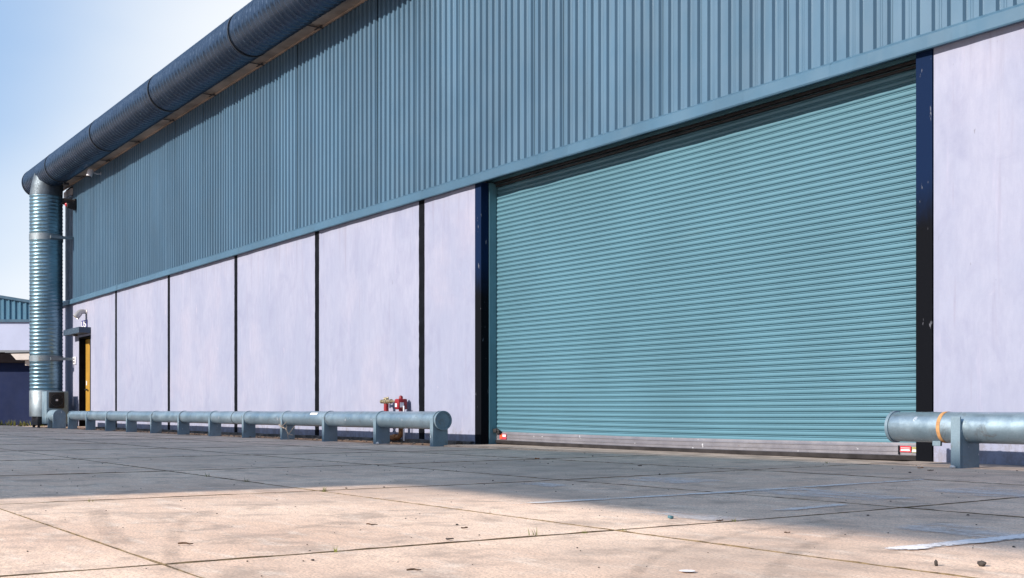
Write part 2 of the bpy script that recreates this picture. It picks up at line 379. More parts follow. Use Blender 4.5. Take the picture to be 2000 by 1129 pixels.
# mossy dirt that fills the joints, uneven at both edges
mb = MB(); rj = random.Random(21)
def joint(p0, p1, n):
    vs = []; (xa, ya), (xb, yb) = p0, p1; L = math.hypot(xb - xa, yb - ya); ux, uy = (xb - xa) / L, (yb - ya) / L
    for q in range(n + 1):
        x, y = xa + (xb - xa) * q / n, ya + (yb - ya) * q / n; h = gz(x, y) + .0024
        wv = .6 + .8 * max(0, mnoise.noise(Vector((x * .9, y * .9, 4))) + .3); wv *= 1.15 if y < 2.2 else (.8 if y < 3.5 else .45); a, b = wv * rj.uniform(.002, .0065), wv * rj.uniform(.002, .0065)
        vs += [(x - uy * a, y + ux * a, h - .003), (x, y, h + rj.uniform(0, .003)), (x + uy * b, y - ux * b, h - .003)]
    mb.add(vs, [(3 * q + k, 3 * q + 3 + k, 3 * q + 4 + k, 3 * q + 1 + k) for q in range(n) for k in (0, 1)])
for y in JY[1:-1]: joint((-12, y), (2.1, y), 240); joint((-48.9, y), (-12, y), 120)
for x in JX: joint((x, -4.66), (x, 8.86), 160)
tag(mb.build("joint_soil", M['moss'], ground), kind="stuff")
# rusty earth strip between kerb of the yard and wall
mb = MB(); vs = []; nn = 90
for k in range(nn + 1):
    x = -41 + 26.2 * k / nn
    for y in (8.862, 9.05, 9.3, 9.56): vs.append((x, y, gz(x, 8.86) + .004 + .02 * mnoise.noise(Vector((x * 1.3, y * 4, 0)))))
mb.add(vs, [(k * 4 + q, k * 4 + 4 + q, k * 4 + 5 + q, k * 4 + 1 + q) for k in range(nn) for q in range(3)])
tag(mb.build("soil_strip", M['soil'], smooth=60), "rusty earth strip between slabs and wall base", kind="structure")
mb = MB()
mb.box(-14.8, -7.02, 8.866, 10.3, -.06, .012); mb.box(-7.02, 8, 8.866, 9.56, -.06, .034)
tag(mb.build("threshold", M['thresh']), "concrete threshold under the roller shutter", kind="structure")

# ------------------------------------------------------------------ the warehouse
Wh = thing("warehouse_building", (-17, 14, 0), "large warehouse with blue ribbed cladding over pale lilac wall panels and wide teal roller shutter", "warehouse")
joints = [-34.0, -29.3, -24.7, -20.5, -16.5]; JW = .085
ZP = 4.03
edges = [-40.25] + joints + [-14.885]
for k in range(len(edges) - 1):
    a = edges[k] + (JW if k else 0); b = edges[k + 1] - (JW if k < len(edges) - 2 else 0)
    mb = MB()
    if k == 0:
        mb.box(a, -38.1, YW, YW + .2, -.1, ZP); mb.box(-36.72, b, YW, YW + .2, -.1, ZP); mb.box(-38.1, -36.72, YW, YW + .2, 2.84, ZP)
    else: mb.box(a, b, YW, YW + .2, -.1, ZP, .006)
    mb.build("wall_panel", M['wall'], Wh)
for a, b in ((-6.83, -1.2), (-1.03, 3.5), (3.67, 8)):
    MB().box(a, b, YW, YW + .2, -.1, ZP, .006).build("wall_panel", M['wall'], Wh)
rj = random.Random(5)
for x in joints + [-1.115, 3.585]:    # hand-painted black joint, uneven edge, 6 mm proud of the recess
    mb = MB(); n = 60
    vs = []
    for q in range(n + 1):
        z = -.1 + (ZP + .1) * q / n
        l = -JW - .004 + rj.uniform(-.007, .004); r_ = JW + .004 + rj.uniform(-.004, .007)
        vs += [(x + l, YW - .003, z), (x + r_, YW - .003, z)]
    f0 = [(2 * q, 2 * q + 1, 2 * q + 3, 2 * q + 2) for q in range(n)]
    mb.add(vs, f0); mb.box(x - JW + .001, x + JW - .001, YW - .002, YW + .15, -.1, ZP)
    mb.build("panel_joint", M['black'], Wh)
# kerb-like plinth along the wall foot
mb = MB(); n = 120; vs = []
for k in range(n + 1):
    x = -40.2 + 25.3 * k / n; h = gz(x, 8.86) + .055 + .012 * mnoise.noise(Vector((x * 2.2, 0, 3)))
    vs += [(x, YW - .07, -.1), (x, YW - .07 + .01 * mnoise.noise(Vector((x * 3, 1, 3))), h), (x, YW + .02, h + .008)]
mb.add(vs, [(3 * k + q, 3 * k + 3 + q, 3 * k + 4 + q, 3 * k + 1 + q) for k in range(n) for q in (0, 1)])
mb.build("plinth", M['plinth'], Wh)
# door pillars
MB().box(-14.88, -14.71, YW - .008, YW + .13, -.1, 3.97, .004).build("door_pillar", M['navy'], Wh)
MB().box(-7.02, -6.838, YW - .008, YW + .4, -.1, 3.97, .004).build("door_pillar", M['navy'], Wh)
# structure behind
mb = MB(); mb.box(-14.9, -7.0, 10.3, 10.35, 0, 4.2); mb.box(-14.9, -7.0, YW + .21, 10.3, 3.99, 4.03)
mb.build("door_lining", M['guide'], Wh)
mb = MB()
mb.box(-40.25, 8, YW + .12, YW + .2, ZP + .01, 7.86); mb.box(-40.25, -40.05, YW + .2, 36, -.1, 7.86); mb.box(7.8, 8, YW + .2, 36, -.1, 7.86); mb.box(-40.05, 7.8, 35.8, 36, -.1, 7.86)
mb.build("inner_wall", M['darkvoid'], Wh)
mb = MB(); mb.extr([(9.3, 8.02), (22.7, 9.3), (36.2, 8.02), (36.2, 7.9), (22.7, 9.18), (9.3, 7.9)], (-40.4, 8.2))
mb.build("roof", M['roof'], Wh)
# ribbed cladding, four ribs to a sheet
P = .168; prof = []
for k in range(4):
    x = k * P; fine = [(x + .03, 0), (x + .034, -.004), (x + .038, 0), (x + .055, 0), (x + .059, -.004), (x + .063, 0)] if k % 2 else []
    prof += [(x, 0)] + fine + [(x + .082, 0), (x + .096, -.036), (x + .143, -.036), (x + .158, 0)]
prof += [(4 * P + .012, -.0025)]
Z0, Z1 = ZP + .03, 7.79
mb = MB(); n = len(prof)
vs = [(x, y, z) for z in (Z0, Z1) for x, y in prof] + [(x, y + .0015, z) for z in (Z0, Z1) for x, y in prof]
mb.add(vs, [(i, i + 1, n + i + 1, n + i) for i in range(n - 1)])
mb.v = mb.v[:2 * n]
sheet_me = mb.mesh("cladding_sheet", M['clad'], (0, 0, 0))
x = -38.9; k = 0
while x < 7.5:
    cs = place("cladding_sheet", sheet_me, (x, YW + .015 + .0006 * (k % 2), 0), Wh); cs.rotation_euler = (R(rj.uniform(-.08, .08)), 0, R(rj.uniform(-.25, .25))); x += 4 * P; k += 1
# screws along the foot of the cladding
mb = MB(); x = -38.85
while x < 7.5:
    mb.cyl((x + .06, YW + .016, Z0 + .06), (x + .06, YW + .004, Z0 + .06), .009, n=6); x += 3 * P
tag(mb.build("screws", M['darkvoid'], Wh), kind="stuff")
# drip flashing in overlapping lengths
fx = [-40.3, -38.85, -33.6, -28.9, -24.3, -20.3, -16.35, -12.4, -8.0, -3.2, 1.6, 8]
for k in range(len(fx) - 1):
    e = .003 * (k % 2); rr = random.Random(k)
    a, b = fx[k] - (.04 if k else 0), fx[k + 1]
    outl = [(YW + .03, 4.125), (YW - .035, 4.115), (YW - .085 - e, 4.075 + e), (YW - .095 - e, 3.955), (YW - .088, 3.942 - e), (YW - .0, 3.958)]
    mb = MB(); nn = 28; vs = []; np_ = len(outl)
    for q in range(nn + 1):
        xx = a + (b - a) * q / nn
        wv = .010 * mnoise.noise(Vector((xx * 1.6, k, 0))) + .005 * mnoise.noise(Vector((xx * 5, k, 2)))
        for y, z in outl: vs.append((xx, y + (wv if y < YW - .05 else 0), z + wv * .6))
    mb.add(vs, [(q * np_ + i, q * np_ + i + 1, (q + 1) * np_ + i + 1, (q + 1) * np_ + i) for q in range(nn) for i in range(np_ - 1)])
    mb.build("flashing", M['flash'], Wh)
# louvre slot at the far corner
lou = MB().box(-40.0, -38.92, YW + .03, YW + .06, ZP + .05, 7.76).build("louvre", M['darkvoid'], Wh)
for k in range(6):
    x = -39.93 + k * .175
    MB().box(x, x + .05, YW + .008, YW + .03, ZP + .06, 7.42, .003).build("bar", M['steel'], lou)
MB().box(-40.0, -38.92, YW - .06, YW + .03, 7.42, 7.46).build("rail", M['steel'], lou)
for a in (-39.95, -39.42):
    MB().box(a, a + .44, YW - .03, YW + .03, 7.5, 7.7).build("pane", M['white'], lou)
# gutter with hangers
gut = MB()
gut.box(-41, 8, 9.24, YW + .02, 7.80, 7.83); gut.box(-41, 8, 9.215, 9.24, 7.785, 7.93); gut.box(-41, 8, 9.50, 9.53, 7.775, 7.80)
gut = gut.build("gutter", M['soffit'], Wh)
for k in range(16):
    x = -37.3 + k * 2.85
    mb = MB(); mb.box(x - .02, x + .02, 9.20, 9.54, 7.765, 7.776); mb.box(x - .16, x + .16, 9.42, 9.45, 7.755, 7.768)
    mb.build("hanger", M['dsteel'], gut)

# roller shutter: frame, slats, bottom rail
SY = 9.83; PT = .0656; SZ0 = .192; X0, X1 = -14.7, -7.03
sh = MB()
sh.box(-14.9, -14.70, 9.685, 9.82, .0, 3.97, .006); sh.box(-14.74, -14.712, 9.82, 9.95, .0, 3.97); sh.box(-7.02, -6.85, YW + .41, 9.99, .0, 3.97)
sh.box(X0 + .03, X1 - .02, SY + .04, SY + .06, .05, 3.98)
sh = sh.build("roller_shutter", M['guide'], Wh)
def slat_mesh(seed):
    rr = random.Random(seed)
    pr = [(.013, -.003), (.002, .0015), (-.003, .004), (-.0065, .010), (-.0085, .018), (-.0095, .026), (-.0085, .034), (-.006, .041), (-.003, .0445), (.008, .0462), (.008, .0482), (-.001, .0500), (-.003, .053), (-.002, .0585), (.010, .0605), (.013, .0630)]
    nx = 30; vs = []; dents = [(rr.uniform(0, 7.67), rr.uniform(.1, .5), rr.uniform(-.006, .007)) for _ in range(5)]
    for q in range(nx + 1):
        x = (X1 - X0) * q / nx; s_ = -.018 * math.sin(math.pi * q / nx)
        dd = sum(a * math.exp(-((x - c) / w_) ** 2) for c, w_, a in dents) + .0015 * mnoise.noise(Vector((x * 1.5, seed, 0)))
        for y, z in pr: vs.append((x, y + dd, z + s_ + dd * .25))
    m = len(pr); mb = MB()
    mb.add(vs, [(q * m + i, q * m + i + 1, (q + 1) * m + i + 1, (q + 1) * m + i) for q in range(nx) for i in range(m - 1)])
    return mb.mesh("slat", M['slat'], (0, 0, 0), smooth=40)
sm = [slat_mesh(k) for k in range(7)]
for k in range(58):
    place("slat", sm[(k * 3 + k // 7) % 7], (X0 + .025 if False else X0, SY + (.012 if k > 54 else 0), SZ0 + k * PT), sh)
mb = MB(); ol = [(0, .066), (-.012, .066), (-.014, .078), (-.006, .082), (-.006, .108), (-.014, .112), (-.014, .122), (-.006, .126), (-.006, .158), (-.014, .162), (-.014, .168), (-.004, .180), (0, .205)]
nq = 24; vs = []
for q in range(nq + 1):
    x = X0 + (X1 - X0) * q / nq; s_ = -.018 * math.sin(math.pi * q / nq)
    for y, z in ol: vs.append((x, SY - .006 + y, z + s_))
mb.add(vs, [(q * len(ol) + i, q * len(ol) + i + 1, (q + 1) * len(ol) + i + 1, (q + 1) * len(ol) + i) for q in range(nq) for i in range(len(ol) - 1)])
rail = mb.build("bottom_rail", M['alu'], sh, smooth=30)
mb = MB(); vs = []
ol = [(-.03, .075), (-.034, .070), (-.026, .03), (-.02, .024), (.03, .024)]
for q in range(nq + 1):
    x = X0 + (X1 - X0) * q / nq; s_ = -.016 * math.sin(math.pi * q / nq)
    for y, z in [(.0, .078)] + ol: vs.append((x, SY + y, z + s_))
mb.add(vs, [(q * 6 + i, q * 6 + i + 1, (q + 1) * 6 + i + 1, (q + 1) * 6 + i) for q in range(nq) for i in range(5)])
mb.build("bottom_seal", M['dsteel'], sh, smooth=30)
MB().box(X0, X1, SY - .03, SY + .02, 3.915, 3.94, .006).build("lintel_rail", M['dsteel'], sh)
MB().box(X0, X1, SY - .06, SY + .02, 3.955, 3.985, .004).build("lintel_rail", M['dsteel'], sh)
yS = SY - .0225
def stick(x0, x1, z0, z1, m, y=yS): MB().box(x0, x1, y, y + .0015, z0, z1).build("sticker", M[m], sh)
stick(-14.60, -14.42, .088, .172, 'sred', yS - .001); stick(-14.52, -14.43, .125, .160, 'white', yS - .003); stick(-14.585, -14.535, .100, .165, 'sorange', yS - .003)
stick(-7.40, -7.27, .105, .168, 'sred'); stick(-7.39, -7.285, .145, .150, 'pale', yS - .002); stick(-7.39, -7.285, .118, .134, 'pale', yS - .002)
stick(-7.26, -7.135, .104, .160, 'solive'); stick(-7.255, -7.15, .11, .135, 'pale', yS - .002); stick(-7.133, -7.11, .104, .135, 'syellow'); stick(-7.10, -7.062, .104, .138, 'sblue'); stick(-7.053, -7.03, .104, .14, 'sorange')
stick(-7.425, -7.405, .08, .17, 'black')
lk = MB(); lk.box(-14.69, -14.60, SY - .09, SY - .03, .185, .245, .012); lk.cyl((-14.64, SY - .06, .24), (-14.56, SY - .05, .20), .02, n=10); lk.box(-14.6, -14.55, SY - .07, SY - .03, .17, .20, .005)
lk.build("lock", M['darkvoid'], sh, smooth=40)

# side door
dr = MB()
dr.box(-38.1, -38.07, YW - .006, YW + .28, -.05, 2.84); dr.box(-36.78, -36.72, YW - .012, YW + .28, -.05, 2.84); dr.box(-38.07, -36.78, YW + .0, YW + .28, 2.79, 2.84); dr.box(-38.07, -36.78, YW + .26, YW + .28, -.05, 2.79)
dr = dr.build("side_door", M['black'], Wh)
MB().box(-38.05, -36.80, YW + .19, YW + .235, .03, 2.77, .004).build("door_leaf", M['yellow'], dr)
mb = MB(); mb.cyl((-37.85, YW + .19, 1.18), (-37.85, YW + .13, 1.18), .03, n=12); mb.box(-37.87, -37.68, YW + .11, YW + .135, 1.165, 1.2, .006)
mb.build("door_handle", M['dsteel'], dr, smooth=40)
MB().box(-37.2, -36.95, YW + .17, YW + .19, .95, 1.32, .004).build("kick_plate", M['black'], dr)
MB().box(-37.98, -37.88, YW + .184, YW + .19, 1.32, 1.46).build("paper_notice", M['white'], dr)
mb = MB(); mb.box(-38.25, -36.6, YW - .5, YW + .0, -.05, gz(-37, 9) + .05, .008); mb.build("door_step", M['concrete'], Wh)
mb = MB(); mb.box(-38.62, -36.70, 9.19, YW - .002, 2.90, 3.08, .006)
cn = mb.build("door_canopy", M['canopy'], Wh)
mb = MB(); mb.cyl((-37.6, 9.3, 2.84), (-37.6, 9.3, 2.90), .07, .09, 14); mb.build("canopy_lamp", M['dsteel'], cn, smooth=40)

# ------------------------------------------------------------------ ventilation duct
DR, DY, DZ, DP = .452, 8.95, 8.15, .1185
Du = thing("ventilation_duct", (-39.4, 8.85, 0), "silvery blue spiral ribbed duct rising at the corner and running along the eaves", "duct")
def ribs(L, r, DP=.1185):
    if DP > .15:
        n = int(round(L / DP)); s_ = L / n
        return [(0, r)] + [(k * s_ + s_ * t, r + h) for k in range(n) for t, h in ((.3, 0), (.45, .006), (.58, .015), (.68, .018), (.78, .015), (.9, .006), (.99, 0))]
    p = []; n = max(1, int(round(L / DP))); s_ = L / n
    for k in range(n):
        t = k * s_; p += [(t + .004, r), (t + s_ * .52, r), (t + s_ * .62, r + .010), (t + s_ * .74, r + .014), (t + s_ * .86, r + .010), (t + s_ * .96, r)]
    return p
long_mb = MB().lathe((0, 0, 0), (1, 0, 0), ribs(5.2, DR, .201), 48, caps=False)
long_me = long_mb.mesh("duct_segment", M['duct'], (0, 0, 0), 80)
MB().lathe((-41.25, DY, DZ), (1, 0, 0), [(0, 0.01), (0.001, DR + .02), (.05, DR + .02), (.05, DR)] + [(t + .05, r) for t, r in ribs(3.2, DR, .201)], 48, caps=False).build("duct_segment", M['duct'], Du, smooth=70)
bx = -38.0; bands = []
while bx < 8:
    bands.append(bx); place("duct_segment", long_me, (bx, DY, DZ), Du); bx += 5.2
band_me = MB().lathe((-.018, 0, 0), (1, 0, 0), [(0, DR), (0, DR + .022), (.036, DR + .022), (.036, DR)], 48, caps=False).mesh("seam_band", M['seam'], (0, 0, 0), 40)
for b in bands + [-41.2]: place("seam_band", band_me, (b, DY, DZ), Du)
for k in range(len(bands)):      # saddle brackets that carry the run on the eaves
    b = bands[k] + .05
    mb = MB(); mb.box(b - .03, b + .03, DY + .1, 9.2, DZ - DR - .1, DZ - DR - .03); None if k else mb.build("bracket", M['dsteel'], Du)
RX, RY, RR = -39.4, 8.85, .495
MB().lathe((RX, RY, 1.16), (0, 0, 1), ribs(.96, RR), 48, caps=False).build("riser_segment", M['riser'], Du, smooth=70)
MB().lathe((RX, RY, 2.26), (0, 0, 1), ribs(3.74, RR), 48, caps=False).build("riser_segment", M['riser'], Du, smooth=70)
MB().lathe((RX, RY, 6.16), (0, 0, 1), ribs(1.26, RR), 48, caps=False).build("riser_segment", M['riser'], Du, smooth=70)
for z0, z1 in ((2.10, 2.28), (5.98, 6.18)):
    st = MB().lathe((RX, RY, z0), (0, 0, 1), [(0, RR), (0, RR + .02), (z1 - z0, RR + .02), (z1 - z0, RR)], 48, caps=False).build("strap", M['sheet'], Du, smooth=40)
    mb = MB(); mb.box(RX + .46, -38.75, RY + .0, RY + .07, z0 + .03, z0 + .12); mb.box(-38.82, -38.75, RY + .07, YW, z0 + .03, z0 + .12)
    mb.build("strap_arm", M['sheet'], st)
mb = MB(); n = 48; vs = []     # plain saddle that meets the run
lv = [(7.40, RR + .004, RY), (7.44, RR + .006, RY), (7.6, RR - .005, RY + .015), (7.85, RR - .02, RY + .05), (8.2, DR - .012, DY)]
for z, r, yy in lv:
    for q in range(n):
        a = 2 * math.pi * q / n; vs.append((RX + r * math.cos(a), yy + r * math.sin(a), z))
mb.add(vs, [(i * n + q, i * n + (q + 1) % n, (i + 1) * n + (q + 1) % n, (i + 1) * n + q) for i in range(4) for q in range(n)])
mb.build("saddle", M['saddle'], Du, smooth=60)
sl = MB().lathe((RX, RY, .33), (0, 0, 1), [(0, .4), (0, RR + .01), (.02, RR + .012), (.82, RR + .012), (.835, RR), (.835, RR - .02)], 48, caps=False).build("sleeve", M['sheet'], Du, smooth=40)
MB().box(RX + .5, RX + .512, RY - .22, RY - .1, .84, 1.07).build("notice_label", M['white'], sl)
mb = MB(); mb.box(RX - .40, RX + .42, RY - .36, RY + .36, .06, .33, .01)
for sx in (-.36, .32):
    for sy in (-.34, .27): mb.box(RX + sx, RX + sx + .07, RY + sy, RY + sy + .07, -.05, .07)
mb.build("base_frame", M['dsteel'], Du)

Fu = thing("fan_unit", (-38.45, 8.9, 0), "grey fan box with black square front beside the foot of the riser duct", "fan unit")
MB().box(-38.86, -38.25, 8.60, 9.26, .10, 1.13, .012).build("housing", M['galvleg'], Fu, smooth=30)
MB().box(-38.25, -38.19, 8.66, 9.13, .60, 1.10, .03).build("fan_cover", M['darkvoid'], Fu, smooth=30)
mb = MB().lathe((-38.19, 8.895, .85), (1, 0, 0), [(0, .205), (.012, .205), (.012, .19), (.002, .185)], 28, caps=False)
for k in range(4): mb.lathe((-38.19, 8.895, .85), (1, 0, 0), [(.004, .04 + k * .038), (.010, .043 + k * .038), (.004, .046 + k * .038)], 24, caps=False)
for k in range(6):
    a = math.pi * k / 6; c, s_ = math.cos(a) * .19, math.sin(a) * .19
    mb.tube([(-38.18, 8.895 - c, .85 - s_), (-38.18, 8.895 + c, .85 + s_)], .004, 5)
mb.build("fan_grille", M['dsteel'], Fu, smooth=40)
MB().box(-38.18, -38.174, 8.86, 8.93, .82, .88, .004).build("hub_badge", M['white'], Fu)

# ------------------------------------------------------------------ pipe barriers
PR, PY, PZ = .133, 8.825, .375
def leg_mesh():
    mb = MB(); mb.box(-.012, .012, -.135, .11, -PZ - .05, .0); mb.box(-.045, .045, -.143, -.131, -PZ - .05, .03, .003)
    mb.box(-.045, .045, .102, .112, -PZ - .05, .0, .003); mb.box(.012, .0455, -.131, .102, -PZ - .05, -.02)
    return mb.mesh("leg", M['galvleg'], (0, 0, 0))
leg_me = leg_mesh()
strap_me = MB().lathe((-.018, 0, 0), (1, 0, 0), [(0, PR - .002), (0, PR + .009), (.03, PR + .009), (.03, PR - .002)], 40, caps=False).mesh("strap", M['galvleg'], (0, 0, 0), 40)
seam_me = MB().lathe((-.008, 0, 0), (1, 0, 0), [(0, PR - .001), (0, PR + .004), (.016, PR + .004), (.016, PR - .001)], 40, caps=False).mesh("seam", M['dsteel'], (0, 0, 0), 40)
def pipe_run(x0, x1, root, cap0, cap1):
    n = max(2, int((x1 - x0) / .5)); prof = [(0, PR)] + [((x1 - x0) * k / n, PR + .0012 * math.sin(k * 2.3)) for k in range(1, n)] + [(x1 - x0, PR)]
    p = MB().lathe((x0, PY, PZ), (1, 0, 0), prof, 48, caps=False).build("pipe", M['galv'], root, smooth=60)
    for x, c in ((x0, cap0), (x1, cap1)):
        s_ = 1 if x == x1 else -1
        MB().lathe((x, PY, PZ), (s_, 0, 0), [(-.03, PR - .004), (-.03, PR + .010), (.0, PR + .010), (0, PR - .012), (-.012, PR - .014)], 48, caps=False).build("end_rim", M['galvleg'], root, smooth=40)
        MB().lathe((x, PY, PZ), (s_, 0, 0), [(-.014, PR - .013), (-.013, .001)], 40, caps=False).build("end_cap", M['galvleg'], root, smooth=30)
    return p
L1 = thing("pipe_barrier", (-25, PY, 0), "long low galvanised pipe barrier on twelve legs along the panelled wall", "pipe barrier")
legs1 = [-35.9, -33.9, -31.9, -30.0, -28.0, -26.0, -24.0, -22.1, -20.2, -18.4, -16.5, -14.72]
p1 = pipe_run(-35.98, -14.61, L1, True, True)
for x in legs1:
    place("leg", leg_me, (x, PY, PZ), L1); place("strap", strap_me, (x + .02, PY, PZ), L1)
for x in (-22.75, -25.93): place("seam", seam_me, (x, PY, PZ), L1)
mb = MB(); mb.lathe((-19.0, PY, PZ), (1, 0, 0), [(0, PR + .003), (.26, PR + .003)], 5, a0=R(20), a1=R(42), caps=False)
tmp = [v for v in mb.v]
mb = MB(); vs = []
for q in range(6):
    a = R(128 + q * 4); vs += [(-19.0, PY + math.cos(a) * (PR + .003), PZ + math.sin(a) * (PR + .003)), (-18.72, PY + math.cos(a) * (PR + .003), PZ + math.sin(a) * (PR + .003))]
# sticker on the sunny upper front of the pipe
mb.add(vs, [(2 * q, 2 * q + 1, 2 * q + 3, 2 * q + 2) for q in range(5)]); mb.build("sticker", M['pale'], L1)

L2 = thing("pipe_barrier", (-4, PY, 0), "low galvanised pipe barrier with rusty strap in front of the right pillar", "pipe barrier")
pipe_run(-6.72, 4.2, L2, True, True)
for x in (-5.98, -4.1, -2.2, -.3, 1.6, 3.5):
    lg = place("leg", leg_me, (x, PY, PZ), L2)
    MB().box(x - .045, x + .045, PY - .165, PY - .145, -.02, PZ + .095, .004).build("plate", M['galvleg'], lg)
place("seam", seam_me, (-5.32, PY, PZ), L2)
MB().lathe((-6.19, PY, PZ), (1, 0, 0), [(0, PR), (0, PR + .004), (.035, PR + .004), (.035, PR)], 40, caps=False).build("strap", M['rustring'], L2, smooth=40)
mb = MB(); mb.box(-6.28, -6.20, PY - .06, PY - .03, PZ - PR - .03, PZ - PR + .03, .004); mb.build("lug", M['galvleg'], L2)
L0 = thing("pipe_barrier", (-37.6, 8.75, 0), "stubby grey arched pipe guard standing before the black fan box", "pipe barrier")
mb = MB().lathe((-38.1, 8.76, .36), (1, 0, 0), [(0, .01), (.0, .19), (.85, .19), (.85, .175), (.84, .01)], 40, caps=False); mb.build("pipe", M['galvleg'], L0, smooth=40)
for x in (-37.95, -37.3):
    mb = MB(); mb.box(x - .04, x + .045, 8.57, 8.95, -.05, .36, .004); mb.build("leg", M['galvleg'], L0)

# ------------------------------------------------------------------ hydrant against the wall
H = thing("fire_hydrant", (-17, 9.42, 0), "red fire hydrant box with brass valve standing between wall and pipe barrier", "hydrant")
hy = 9.40
bxm = MB().box(-17.0, -16.86, hy - .085, hy + .085, .54, .715, .018).build("valve_box", M['red'], H, smooth=40)
MB().box(-17.004, -16.99, hy - .06, hy + .06, .56, .70).build("rib", M['red'], bxm)
MB().box(-16.86, -16.856, hy - .055, hy + .015, .575, .655).build("notice_label", M['white'], bxm)
MB().box(-16.975, -16.91, hy - .0875, hy - .084, .58, .64).build("notice_label", M['white'], bxm)
MB().lathe((-16.93, hy, .71), (0, 0, 1), [(0, .034), (.035, .034), (.05, .028), (.06, .012), (.062, .001)], 16, caps=False).build("cap", M['red'], H, smooth=50)
MB().cyl((-16.93, hy, .40), (-16.93, hy, .55), .036, n=18).build("column", M['red'], H, smooth=40)
mb = MB(); mb.tube([(-16.93, hy, .40), (-16.93, hy, .16), (-16.95, hy, .10), (-17.02, hy, .075), (-17.40, hy, .07)], .04, 14); mb.cyl((-17.08, hy, .074), (-17.18, hy, .072), .056, n=14)
mb.build("elbow_pipe", M['rust'], H, smooth=50)
mb = MB(); mb.cyl((-16.83, hy - .0, .02), (-16.83, hy, .60), .014, n=10); mb.build("drain_pipe", M['white'], H, smooth=40)
MB().cyl((-17.44, hy, .44), (-17.44, hy, .635), .042, n=18).build("riser", M['red'], H, smooth=40)
mb = MB(); mb.cyl((-17.44, hy, .0), (-17.44, hy, .45), .03, n=12); mb.cyl((-17.44, hy, .20), (-17.44, hy, .24), .06, n=14); mb.cyl((-17.44, hy, .29), (-17.44, hy, .35), .055, n=14)
mb.build("lower_valve", M['darkred'], H, smooth=40)
mb = MB(); mb.lathe((-17.62, hy, .675), (1, 0, 0), [(0, .02), (.01, .034), (.05, .034), (.06, .02), (.12, .022), (.13, .046), (.22, .046), (.23, .03), (.32, .03), (.33, .04), (.36, .04), (.37, .018), (.62, .018)], 16)
mb.cyl((-17.44, hy, .63), (-17.44, hy, .735), .028, n=12); mb.cyl((-17.47, hy - .03, .72), (-17.41, hy + .03, .735), .02, n=10)
mb.build("brass_valve", M['brass'], H, smooth=40)
mb = MB(); mb.tube([(-17.05, hy - .02, .66), (-17.02, hy - .04, .60), (-16.98, hy - .05, .55)], .006, 6); mb.build("chain", M['steel'], H)

# ------------------------------------------------------------------ things fixed on the wall
Cm = thing("security_camera", (-35.5, 9.5, 7.55), "white security camera hanging under the eaves on the ribbed cladding", "camera")
mb = MB().lathe((-35.62, 9.27, 7.70), (.0, -.28, -1), [(0, .03), (.01, .075), (.05, .085), (.20, .085), (.22, .082)], 20); mb.build("housing", M['white'], Cm, smooth=40)
MB().lathe((-35.62, 9.27 - .0594, 7.70 - .2120), (.0, -.28, -1), [(0, .074), (.012, .07), (.014, .002)], 20, caps=False).build("lens", M['darkvoid'], Cm, smooth=30)
mb = MB(); mb.tube([(-35.6, 9.30, 7.62), (-35.5, 9.42, 7.56), (-35.45, 9.55, 7.58)], .018, 8); mb.cyl((-35.45, 9.50, 7.58), (-35.45, 9.54, 7.58), .05, n=12); mb.build("bracket", M['steel'], Cm, smooth=40)

Si = thing("warning_light", (-38.55, 9.5, 7.08), "black hooded warning light with red lens high beside the riser duct", "lamp")
mb = MB(); mb.box(-38.62, -38.36, 9.47, YW - .02, 6.93, 7.27, .01)
mb.lathe((-38.49, 9.50, 7.10), (.15, -1, -.15), [(0, .15), (.10, .15), (.24, .11), (.26, .10)], 20); mb.build("housing", M['darkvoid'], Si, smooth=40)
mb = MB(); vs = []
for q in range(9):
    a = R(q * 22.5)
    for yy, r in ((9.46, .17), (9.16, .19)): vs.append((-38.49 + math.cos(a) * r, yy, 7.09 + math.sin(a) * r * .95))
mb.add(vs, [(2 * q, 2 * q + 1, 2 * q + 3, 2 * q + 2) for q in range(8)]); mb.build("hood", M['dsteel'], Si, smooth=40)
MB().lathe((-38.455, 9.245, 7.06), (.35, -1, -.25), [(0, .06), (.02, .055), (.03, .035), (.034, .002)], 18, caps=False).build("lens", M['lens'], Si, smooth=60)

La = thing("wall_lamp", (-37.2, 9.5, 3.4), "silver swan neck wall lamp above the blue door sign", "lamp")
mb = MB(); mb.lathe((-37.2, YW, 3.58), (0, -1, 0), [(0, .09), (.02, .09), (.035, .07)], 18); mb.tube([(-37.2, 9.53, 3.58), (-37.21, 9.45, 3.59), (-37.22, 9.38, 3.58), (-37.23, 9.33, 3.54)], [.06, .07, .08, .085], 14)
mb.build("arm", M['lampgrey'], La, smooth=50)
mb = MB().lathe((-37.225, 9.36, 3.56), (-.1, -.62, -.75), [(0, .07), (.03, .095), (.20, .105), (.205, .095), (.18, .09)], 18, caps=False); mb.build("lamp_shade", M['lampgrey'], La, smooth=50)
MB().lathe((-37.245, 9.24, 3.415), (-.1, -.62, -.75), [(0, .08), (.012, .05), (.014, .002)], 16, caps=False).build("bulb_glass", M['syellow'], La, smooth=50)
MB().cyl((-37.2, YW - .02, 3.34), (-37.2, YW - .02, 3.52), .022, n=10).build("conduit", M['lampgrey'], La, smooth=40)

